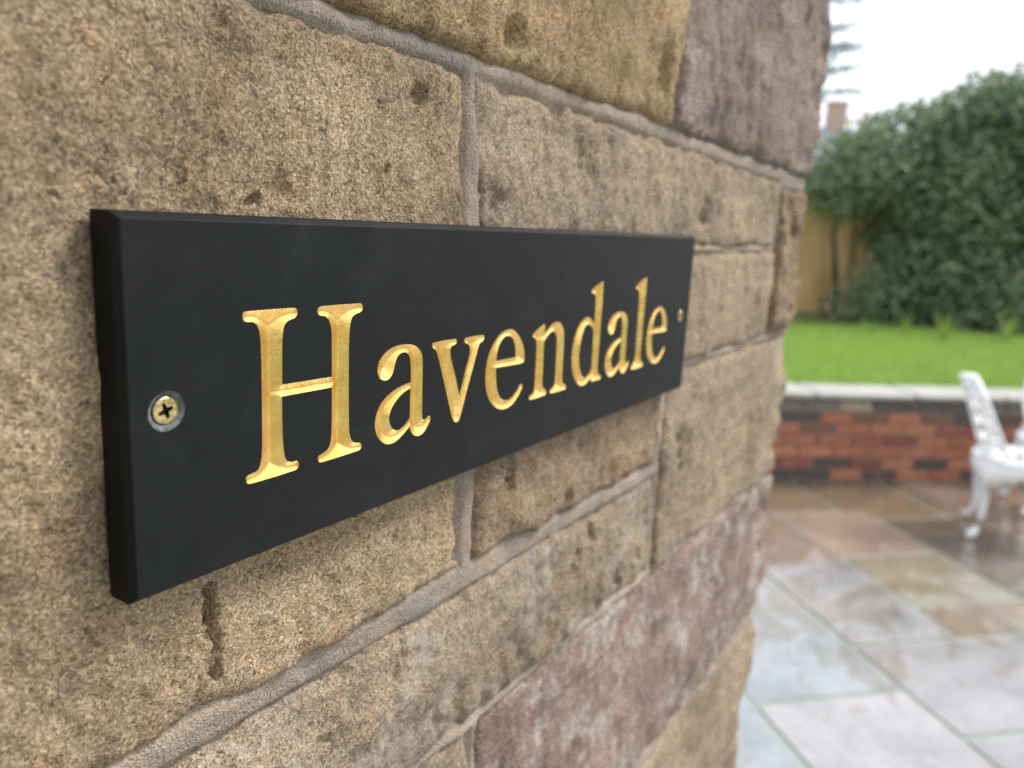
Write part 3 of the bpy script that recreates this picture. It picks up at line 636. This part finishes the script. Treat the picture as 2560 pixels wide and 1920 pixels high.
for si,(cx,cz) in enumerate(SC):
    V,F=lathe(cx,cz,[(5.46,-0.02),(5.36,0.03),(4.3,0.75),(4.05,1.0),(3.9,2.4),(3.0,4.0)],wob=0.02); obj('countersink',V,F,M_SCUFF if si==0 else M_SLATE,sign,True)
    # worn rim round the hole: a few thin raised flakes
    # screw head with a four-armed recess and four short marks
    tilt=0.12; outl=[]; n=64
    R_=3.72; ro=np.array([(cx+0.12+R_*math.cos(t_),cz+R_*math.sin(t_)) for t_ in np.linspace(0,2*math.pi,n,endpoint=False)])
    star=[]
    for k in range(4):
        b_=math.radians(18+90*k); h=0.46; Lr=2.25
        for (rr,off) in ((0.95,-45),): star.append((rr*math.cos(b_+math.radians(off)),rr*math.sin(b_+math.radians(off))))
        for s_ in (-1,1):
            star.append((Lr*math.cos(b_)-s_*h*math.sin(b_)*-1*-1, Lr*math.sin(b_)+s_*h*math.cos(b_)))
    star=np.array(star)+np.array([cx+0.12,cz])
    rim=np.array([(cx+0.12+(R_-0.25)*math.cos(t_),cz+(R_-0.25)*math.sin(t_)) for t_ in np.linspace(0,2*math.pi,n,endpoint=False)])
    E=[(i,(i+1)%n) for i in range(n)]+[(n+i,n+(i+1)%len(star)) for i in range(len(star))]
    vv,ee,ff,_,_,_=delaunay_2d_cdt([Vector(p) for p in np.concatenate([rim,star])],E,[],0,1e-5)
    VV=np.array([tuple(v) for v in vv]); cen=np.array([VV[list(f)].mean(0) for f in ff]); ok=~inside(cen,[star])
    yh=0.55
    V=[(x/1000,(yh)/1000,z/1000+Z0) for x,z in VV]; F=[tuple(f) for f,k_ in zip(ff,ok) if k_]
    n0=len(V)
    for rr,yy in ((rim,yh),(ro,yh+0.22),(ro,yh+0.6)):
        V+=[(x/1000,yy/1000,z/1000+Z0) for x,z in rr]
    for q in range(2):
        for i in range(n): F.append((n0+q*n+i,n0+q*n+(i+1)%n,n0+(q+1)*n+(i+1)%n,n0+(q+1)*n+i))
    ns=len(star); n1=len(V); c_=star.mean(0)
    V+=[(x/1000,yh/1000,z/1000+Z0) for x,z in star]; V+=[(x/1000,(yh+1.5)/1000,z/1000+Z0) for x,z in c_+(star-c_)*0.8]
    screw=obj('screw',V,F,M_BRASS,sign,True)
    for pl in screw.data.polygons: pl.use_smooth=False
    Fr=[(n1+i-n1,n1+(i+1)%ns-n1,n1+ns+(i+1)%ns-n1,n1+ns+i-n1) for i in range(ns)]+[tuple(ns+i for i in range(ns))]
    rec=obj('cross_recess',np.array(V[n1:]),Fr,M_DARK,None)
    rec.parent=screw; rec.data.transform(Matrix.Translation(-Vector(sign.location)))

# ------------------------------------------------------------------ low brick retaining wall
BD=np.array([0.6325,-0.7745,0.0]); BN=np.array([0.7745,0.6325,0.0]); BP=np.array([4.808,0.906,0.0])   # along, away from camera, a point on its foot
def bw(s_,t_,z): return BP+BD*s_+BN*t_+np.array([0,0,z])
rzb=math.atan2(BD[1],BD[0])
S0,S1=-3.6,3.4
gwall=thing('brick_garden_wall','low red and dark brick garden wall with pale stone coping below the lawn','wall',tuple(bw(0.5,0.1,0)))
c=bw((S0+S1)/2,0.115,0.255); MB().box(c,(S1-S0,0.21,0.55),rzb).build('mortar',M_BMORTAR,gwall)
BR=[(0.43,0.175,0.10),(0.38,0.145,0.085),(0.31,0.105,0.075),(0.46,0.195,0.11),(0.24,0.08,0.055),(0.20,0.11,0.07),(0.095,0.075,0.068),(0.13,0.08,0.062),(0.38,0.14,0.07)]
pw=np.array([.2,.16,.12,.15,.1,.08,.07,.05,.07]); pw/=pw.sum()
nb=0
proto={}
for r_ in range(7):
    z=0.012+0.0325+r_*0.0745
    off=0.1125 if r_%2 else 0.0
    for k in range(int((S1-S0)/0.225)+1):
        s_=S0+0.11+k*0.225+off-0.1125
        if s_<S0+0.1 or s_>S1-0.1: continue
        key=rng.integers(4)
        if key not in proto:
            mb=MB().box((0,0,0),(0.214,0.05,0.0635),0,0.004)
            V=np.array([tuple(v) for v in mb.V])+rng.normal(size=(len(mb.V),3))*0.0012
            proto[key]=mesh_data('brick',V,mb.F,M_BRICK)
        o=bpy.data.objects.new('brick',proto[key]); COL.objects.link(o); o.parent=gwall
        p=bw(s_,0.022+0.002*rng.normal(),z)-np.array(gwall.location); o.location=p; o.rotation_euler=(0,0,rzb+0.01*rng.normal())
        if r_==6: c=[(0.30,0.26,0.20),(0.20,0.18,0.15),(0.11,0.10,0.095),(0.36,0.31,0.23)][rng.integers(4)]
        elif r_==5: c=BR[[6,7,0,6,5,1][rng.integers(6)]]
        elif r_==0: c=BR[[6,7,0,4,1][rng.integers(5)]]
        else: c=BR[rng.choice(9,p=pw)]
        o.color=(*c,1)
s_=S0
while s_<S1:
    L=rng.uniform(0.55,0.75); c=bw(s_+L/2,0.115,0.562+0.002*rng.normal())
    MB().box(c,(L-0.012,0.31,0.040),rzb,0.010).build('coping_stone',M_COPING,gwall); s_+=L

# ------------------------------------------------------------------ raised lawn
def lawn_z(x,y): return 0.585+0.02*np.sin(x*0.9+y*1.3)*0.5+0.004*(x-6)
gs,gt=np.meshgrid(np.linspace(-8,14,90),np.linspace(0.255,14,70))
P=BP+BD*gs[...,None]+BN*gt[...,None]; P[...,2]=lawn_z(P[...,0],P[...,1])
i=np.arange(gs.size).reshape(gs.shape); F=np.stack([i[:-1,:-1],i[:-1,1:],i[1:,1:],i[1:,:-1]],-1).reshape(-1,4)
tag(obj('lawn',P.reshape(-1,3),F,M_LAWN,None,True),kind='structure')
n=120000
gs=rng.uniform(-3.6,3.6,n); gt=0.26+4.6*rng.random(n)**1.25
B=BP+BD*gs[:,None]+BN*gt[:,None]; B[:,2]=lawn_z(B[:,0],B[:,1])-0.004
th=rng.uniform(0,2*math.pi,n); hh=rng.uniform(0.018,0.045,n); ln=rng.normal(size=(n,2))*0.014; wd=0.004
d_=np.stack([np.cos(th),np.sin(th),0*th],-1)*wd
tip=B+np.concatenate([ln,hh[:,None]],1)
V=np.stack([B-d_,B+d_,tip],1).reshape(-1,3); F=np.arange(3*n).reshape(-1,3)
tag(obj('grass',V,F,M_GRASS),'short bright green mown grass of the raised lawn','grass',kind='stuff')

# ------------------------------------------------------------------ foliage
def leaves(centers, size, up=0.3, rs=rng, fold=0.25):
    """one folded leaf (two triangles each side) per centre"""
    n=len(centers)
    ax=rs.normal(size=(n,3)); ax[:,2]-=0.35; ax/=np.linalg.norm(ax,axis=1)[:,None]
    nr=rs.normal(size=(n,3)); nr[:,2]+=up*2; nr[:,0]-=0.5
    nr-=ax*(nr*ax).sum(1)[:,None]; nr/=np.linalg.norm(nr,axis=1)[:,None]
    sd=np.cross(ax,nr); L=size*rs.uniform(0.65,1.25,n)[:,None]; W=L*0.27
    a_=centers-ax*L*0.5; b_=centers+ax*L*0.5; m_=centers+nr*0
    l_=m_+sd*W+nr*W*fold; r_=m_-sd*W+nr*W*fold
    V=np.stack([a_,l_,b_,r_],1).reshape(-1,3); k=np.arange(n)*4
    F=np.concatenate([np.stack([k,k+1,k+2],-1),np.stack([k,k+2,k+3],-1)])
    return V,F
def blob_points(blobs, per, shell=0.45, holes=()):
    out=[]
    for (c,r) in blobs:
        n=int(per*r[0]*r[1]*r[2])
        d_=rng.normal(size=(n,3)); d_/=np.linalg.norm(d_,axis=1)[:,None]
        q=1-shell*rng.random(n)**1.6; q=q*(1+0.16*perlin(d_[:,0]*2.6+c[0],d_[:,1]*2.6+c[1],d_[:,2]*2.6))
        out.append(np.array(c)+d_*q[:,None]*np.array(r))
    P=np.concatenate(out); P=P[P[:,2]>lawn_z(P[:,0],P[:,1])]
    for (a0,d0,rad) in holes:
        a0=np.array(a0); d0=np.array(d0)/np.linalg.norm(d0); w_=P-a0; dist=np.linalg.norm(w_-(w_@d0)[:,None]*d0,axis=1); P=P[dist>rad]
    return P
def shrub(name,label,cat,base,blobs,per,size,mat,stems,shell=0.45,holes=(),group=None,up=0.3):
    t=thing(name,label,cat,base,0,group)
    V,F=leaves(blob_points(blobs,per,shell,holes),size,up); obj('foliage',V,F,mat,t)
    for (p0,p1,r) in stems:
        p0=Vector(p0);p1=Vector(p1); mid=(p0+p1)/2+Vector((rng.normal()*0.08,rng.normal()*0.08,0))
        MB().tube([p0,p0.lerp(mid,0.5)+Vector((0.02,0,0)),mid,p1],[r,r*0.85,r*0.7,r*0.35],7).build('stem',M_BARK,t,True)
    return t
HD=np.array([0.53,-0.848,0.0]); HN=np.array([0.848,0.53,0.0]); HP=np.array([9.30,1.56,0.0])
def hp(s_,t_,z): return tuple(HP+HD*s_*0.9+HN*t_+np.array([0,0,z]))
blobs=[]
def top(s_): return float(np.interp(s_,[-1.0,-0.5,0.25,0.6,1.35,2.1,3,5],[2.40,2.42,2.72,2.98,3.20,3.50,3.7,3.9]))
for s_ in np.arange(0.10,5.2,0.36):
    T=top(s_); z=0.8 if s_>0.90 else 2.40
    while z<T-0.15:
        r=rng.uniform(0.42,0.60)
        blobs.append((hp(s_+rng.normal()*0.10,0.35+rng.normal()*0.12+0.10*(z>2.4),min(z+rng.normal()*0.08,T-r*0.8)),(r,r,r*0.85))); z+=0.40
holes=[(hp(0.62,0,2.72),(0.95,0.30,0.13),0.055),(hp(0.66,0,2.60),(0.95,0.30,0.12),0.05),(hp(0.56,0,2.52),(0.95,0.30,0.12),0.05),(hp(0.72,0,2.48),(0.95,0.30,0.12),0.04),(hp(0.30,0,2.24),(0.95,0.30,0.10),0.045)]
st=[(hp(s_,0.5,0.55),hp(s_+rng.normal()*0.3,0.5,2.6),0.05) for s_ in np.arange(0.3,5,0.7)]
shrub('laurel_hedge','tall dense dark green evergreen hedge along the far side of the lawn','hedge',hp(2,0.4,0.6),blobs,6200,0.095,M_HEDGE,st,0.5,holes)
ivb=[(hp(-0.45,0.85,2.16),(0.40,0.26,0.22)),(hp(-0.10,0.8,2.18),(0.40,0.30,0.28)),(hp(-0.95,0.85,2.28),(0.38,0.26,0.24)),(hp(0.30,0.70,2.15),(0.34,0.30,0.38)),(hp(-1.4,0.85,2.26),(0.38,0.26,0.24)),(hp(0.72,0.60,1.75),(0.20,0.22,0.5))]
shrub('ivy_mound','loose lighter green ivy hanging over the top of the wooden fence','shrub',hp(-0.3,0.6,0.6),ivb,7500,0.085,M_IVY,[(hp(0.62,0.62,0.55),hp(0.35,0.5,2.3),0.035)],0.6)
lsb=[(hp(0.30,0.0,0.86),(0.34,0.30,0.34)),(hp(0.62,-0.05,0.85),(0.36,0.30,0.32)),(hp(0.05,0.05,0.74),(0.22,0.2,0.16)),(hp(0.62,0.10,1.25),(0.25,0.25,0.3))]
shrub('low_shrub','low dark leafy shrub at the foot of the wooden fence','shrub',hp(0,0,0.6),lsb,8500,0.075,M_HEDGE,[(hp(0.05,0,0.55),hp(0,0,1.0),0.02)],0.6)
# bed of bare soil under the hedge
gs,gt=np.meshgrid(np.linspace(-6,6,60),np.linspace(-0.22,1.3,12)); P=HP+HD*gs[...,None]+HN*(gt+0.05*np.sin(gs*3.1))[...,None]
P[...,2]=lawn_z(P[...,0],P[...,1])+0.012+0.03*np.clip(perlin(gs*2,gt*3,5),-0.3,1)
i=np.arange(gs.size).reshape(gs.shape); F=np.stack([i[:-1,:-1],i[:-1,1:],i[1:,1:],i[1:,:-1]],-1).reshape(-1,4)
tag(obj('flower_bed',P.reshape(-1,3),F,M_SOIL,None,True),kind='structure')

# ------------------------------------------------------------------ close-board fence behind the hedge
fz0,fz1=0.62,2.13
FP=np.array(hp(0,0.85,0)); fence=thing('wooden_fence','golden wooden close board fence panel half hidden by the hedge','fence',(float(FP[0]),float(FP[1]),0.6))
rzf=math.atan2(HD[1],HD[0])
fb={}
for k in range(50):
    s_=-5.16+k*0.138
    key=k%3
    if key not in fb:
        mb=MB().box((0,0,0),(0.146,0.016,fz1-fz0),0,0.003); fb[key]=mesh_data('board',np.array([tuple(v) for v in mb.V]),mb.F,M_WOOD)
    o=bpy.data.objects.new('board',fb[key]); COL.objects.link(o); o.parent=fence
    p=FP+HD*s_+HN*(0.010*(k%2))+np.array([0,0,(fz0+fz1)/2+0.006*rng.normal()]); o.location=p-np.array(fence.location); o.rotation_euler=(0,0,rzf)
    kk=1+0.14*rng.normal(); o.color=(0.78*kk,0.52*kk,0.24*kk,1)
for z in (0.85,1.45,2.05):
    c=FP+HD*(-1.78)+HN*0.045+np.array([0,0,z]); MB().box(c,(6.9,0.04,0.07),rzf,0.003).build('rail',M_WOOD,fence,color=(0.45,0.29,0.12,1))
for s_ in (-5.0,-3.2,-1.4,0.4,1.4):
    c=FP+HD*s_+HN*0.12+np.array([0,0,1.42]); MB().box(c,(0.09,0.09,1.7),rzf,0.004).build('post',M_WOOD,fence,color=(0.42,0.28,0.13,1))

# ------------------------------------------------------------------ daffodil clumps in front of the hedge
def clump(label,base,n,h,flowers):
    t=thing('daffodil_clump',label,'flowers',base,0,'daffodil clumps along the hedge foot')
    mb=MB()
    for k in range(n):
        an=rng.uniform(0,2*math.pi); L=h*rng.uniform(0.7,1.15); b0=np.array(base)+np.array([math.cos(an),math.sin(an),0])*0.03
        out=np.array([math.cos(an),math.sin(an),0])*rng.uniform(0.15,0.5)*L; sd=np.array([-math.sin(an),math.cos(an),0])*0.009
        pts=[b0+out*(q**1.8)+np.array([0,0,L*(q-0.18*q*q)]) for q in (0,0.35,0.7,1.0)]
        nrm=np.array([math.cos(an),math.sin(an),0])*0.002
        V=[];F=[]
        for j,p in enumerate(pts):
            wv=[1,1,0.8,0.15][j]; V+=[p-sd*wv,p+nrm,p+sd*wv]
        for j in range(3):
            q=j*3; F+=[(q,q+1,q+4,q+3),(q+1,q+2,q+5,q+4)]
        mb.add(V,F)
    mb.build('leaves',M_BLADE,t)
    for k in range(flowers):
        an=rng.uniform(0,2*math.pi); p=np.array(base)+np.array([math.cos(an)*0.09,math.sin(an)*0.09,h*rng.uniform(0.8,1.1)])
        f=MB(); cpt=Vector(p); nd=Vector((-0.8,-0.45,0.25)).normalized(); u=nd.cross(Vector((0,0,1))).normalized(); v=nd.cross(u)
        for q in range(6):
            a_=q*math.pi/3; dd=u*math.cos(a_)+v*math.sin(a_); ee_=u*math.cos(a_+0.45)+v*math.sin(a_+0.45); gg=u*math.cos(a_-0.45)+v*math.sin(a_-0.45)
            f.add([cpt,cpt+gg*0.022,cpt+dd*0.04+nd*0.004,cpt+ee_*0.022],[(0,1,2,3)])
        f.tube([cpt,cpt+nd*0.028],[0.009,0.014],8)
        o=f.build('flower',M_YELLOW,t); MB().tube([np.array(base),(np.array(base)+p)/2+np.array([0.01,0,0.03]),p],[0.004]*3,5).build('stalk',M_BLADE,t,True)
clump('tall upright green daffodil leaves at the hedge foot, middle of the lawn edge',(8.50,0.36,0.60),14,0.32,0)
clump('arching yellow green daffodil leaves under the right part of the hedge',(9.05,-0.16,0.60),10,0.34,0)
clump('short yellowish daffodil leaves beside the low dark shrub',(8.40,1.02,0.60),9,0.20,0)
clump('sparse daffodil leaves left of the tallest clump',(8.78,0.72,0.60),7,0.26,0)

# ------------------------------------------------------------------ far conifer and house
tx,ty=27.6,7.2
con=thing('conifer_tree','tall hazy blue grey conifer with tiered branches beyond the garden','tree',(tx,ty,0.0))
MB().tube([(tx,ty,-0.05),(tx+0.05,ty,5),(tx,ty+0.05,10),(tx,ty,14.5)],[0.22,0.16,0.1,0.02],8).build('trunk',M_BARK,con,True)
pts=[]; br=MB()
z=6.3
while z<14.3:
    Rm=2.75*(1-(z-2.6)/12.6)**0.7+0.12
    for k in range(13):
        an=rng.uniform(0,2*math.pi); L=Rm*rng.uniform(0.75,1.1); dv=np.array([math.cos(an),math.sin(an),0])
        tip=np.array([tx,ty,z])+dv*L+np.array([0,0,-0.10*L+0.06*L*L]); br.tube([(tx,ty,z),tuple((np.array([tx,ty,z])+tip)/2+np.array([0,0,-0.05])),tuple(tip)],[0.03,0.02,0.006],4)
        m_=int(42*L); q=rng.uniform(0.15,1.0,m_); base=np.array([tx,ty,z])+(tip-np.array([tx,ty,z]))*q[:,None]
        sd=np.array([-dv[1],dv[0],0]); pts.append(base+sd*(rng.normal(size=m_)*0.16*L*(1.15-q))[:,None]+np.array([0,0,-1])*np.abs(rng.normal(size=m_)*0.07)[:,None])
    z+=rng.uniform(0.55,0.75)
tag(br.build('branches',M_BARK,con),kind='stuff')
V,F=leaves(np.concatenate(pts),0.20,0.5); obj('crown',V,F,M_CONIFER,con)

hx,hy=47.2,8.6; rzh=math.radians(-52)
house=thing('distant_house','distant brick house with slate roof and chimneys above the ivy','house',(hx,hy,0.0),rzh)
MB().box((0,0,2.7),(11,7,5.4)).build('wall',M_RENDER,house,world=False)
rm=MB(); V=[(-5.8,-3.9,5.2),(5.8,-3.9,5.2),(5.8,3.9,5.2),(-5.8,3.9,5.2),(-5.8,0,7.45),(5.8,0,7.45)]
rm.add(V,[(0,1,5,4),(2,3,4,5),(0,4,3),(1,2,5),(3,2,1,0)]); roof=rm.build('roof',M_ROOF,house,world=False)
def chimney(x,y,z0,z1,w_,np_):
    c=MB().box((x,y,(z0+z1)/2),(w_,0.6,z1-z0),0,0.02).box((x,y,z1+0.06),(w_+0.14,0.74,0.12),0,0.02).build('chimney',M_RENDER,roof,world=False)
    for k in range(np_):
        px=x+(k-(np_-1)/2)*0.34
        MB().tube([(px,y,z1+0.10),(px,y,z1+0.42),(px,y,z1+0.46)],[0.12,0.10,0.125],8).build('chimney_pot',M_POT,house,True,world=False)
chimney(-1.15,0.0,7.0,8.70,0.95,0); chimney(0.75,0.3,7.0,7.85,0.55,2)
for k in range(4):
    for z in (1.5,4.1):
        x=-4+k*2.6; wn=MB().box((x,-3.53,z),(1.1,0.10,1.3)).build('window',M_WHITE,house,world=False)
        MB().box((x,-3.59,z),(0.95,0.02,1.15)).build('pane',M_ROOF,wn,world=False)

# ------------------------------------------------------------------ white cast garden chairs
def garden_chair(label,loc,rz):
    t=thing('garden_chair',label,'chair',loc,rz,'white garden chairs on the patio')
    B=lambda mb,name,par=None: mb.build(name,M_WHITE,par or t,True,world=False)
    zs=0.43; RS=0.205
    def ring(r,z,n=32): return [(r*math.cos(2*math.pi*k/n),r*math.sin(2*math.pi*k/n),z) for k in range(n)]
    seat=B(MB().tube(ring(RS,zs),0.013,8,True),'seat')
    lat=MB().tube(ring(0.055,zs),0.009,6,True).tube(ring(0.125,zs),0.008,6,True)
    for k in range(12):
        a_=2*math.pi*k/12; ca,sa=math.cos(a_),math.sin(a_)
        lat.tube([(0.05*ca,0.05*sa,zs),(0.12*math.cos(a_+0.2),0.12*math.sin(a_+0.2),zs+0.002),(RS*ca,RS*sa,zs)],0.010,5)
        lat.tube([(RS*math.cos(a_+0.26+0.2*q),RS*math.sin(a_+0.26+0.2*q),zs) if abs(q)==1 else (0.135*math.cos(a_+0.26),0.135*math.sin(a_+0.26),zs) for q in (-1,0,1)],0.009,5)
    B(lat,'lattice',seat)
    # scalloped apron
    V=[];F=[];n=72
    for k in range(n):
        a_=2*math.pi*k/n; dz=0.070+0.065*abs(math.sin(a_*2))**1.5+0.02*abs(math.sin(a_*8))
        for (r,z) in ((RS-0.004,zs),(RS+0.007,zs-0.004),(RS+0.010,zs-dz*0.55),(RS-0.002,zs-dz),(RS-0.010,zs-dz*0.97)):
            V.append((r*math.cos(a_),r*math.sin(a_),z))
    for k in range(n):
        for j in range(4):
            F.append((k*5+j,k*5+j+1,((k+1)%n)*5+j+1,((k+1)%n)*5+j))
    B(MB().add(V,F),'apron')
    for (x,y) in ((-1,1),(-1,-1),(1,1),(1,-1)):
        dx,dy=x*0.70,y*0.71; leg=MB()
        prof=[(0.170,0.41,0.034),(0.208,0.34,0.036),(0.214,0.27,0.027),(0.200,0.19,0.021),(0.198,0.12,0.018),(0.222,0.055,0.018),(0.256,0.026,0.023),(0.272,0.014,0.012)]
        leg.tube([(dx*r,dy*r,z) for r,z,_ in prof],[q for _,_,q in prof],8); B(leg,'leg')
        sc=MB(); sc.tube([(dx*0.20+0.05*math.cos(q)*-dy,dy*0.20+0.05*math.cos(q)*dx,0.335+0.035*math.sin(q)) for q in np.linspace(0,2*math.pi,12,endpoint=False)],0.009,5,True); B(sc,'bracket_scroll')
    # curved shield-shaped back
    def bp(s_,t_):
        wv=0.108+0.050*math.sin(math.pi*min(1,t_*0.95+0.05)**0.9); 
        zt=t_*(1-0.0*s_*s_)
        return Vector((-0.175-0.150*zt+0.110*s_*s_*(1-0.35*t_), s_*wv*(1.0 if t_<0.72 else math.sqrt(max(0.0,1-((t_-0.72)/0.30)**2))), zs+0.015+0.385*zt))
    left=[bp(-1,q) for q in np.linspace(0,1,16)]; rgt=[bp(1,q) for q in np.linspace(1,0,16)]
    back=B(MB().tube(left+[bp(q,1.0) for q in np.linspace(-0.8,0.8,9)]+rgt,0.0125,8),'back_frame')
    lt=MB()
    for s_ in np.linspace(-0.66,0.66,5): lt.tube([bp(s_,q) for q in np.linspace(0.0,0.985,12)],0.007,5)
    for q in (0.16,0.36,0.56,0.76,0.90): lt.tube([bp(s_,q+0.035*math.cos(s_*9)) for s_ in np.linspace(-1,1,17)],0.0085,5)
    for q in np.arange(0.10,0.80,0.22):
        lt.tube([bp(s_,q+0.12*(s_+1)/2) for s_ in np.linspace(-1,1,11)],0.008,5); lt.tube([bp(-s_,q+0.12*(s_+1)/2) for s_ in np.linspace(-1,1,11)],0.008,5)
    B(lt,'back_lattice',back)
    for y in (-1,1): B(MB().tube([(-0.15,y*0.12,zs-0.02),(-0.168,y*0.13,zs+0.05)],[0.017,0.014],7),'back_bracket')
    return t
garden_chair('white cast metal garden chair seen side on, standing on wet paving',(4.69,-0.318,0.0),math.atan2(-0.99,0.13))
garden_chair('white cast metal garden chair cut by the right edge of the picture',(5.33,-0.515,0.0),math.radians(200))
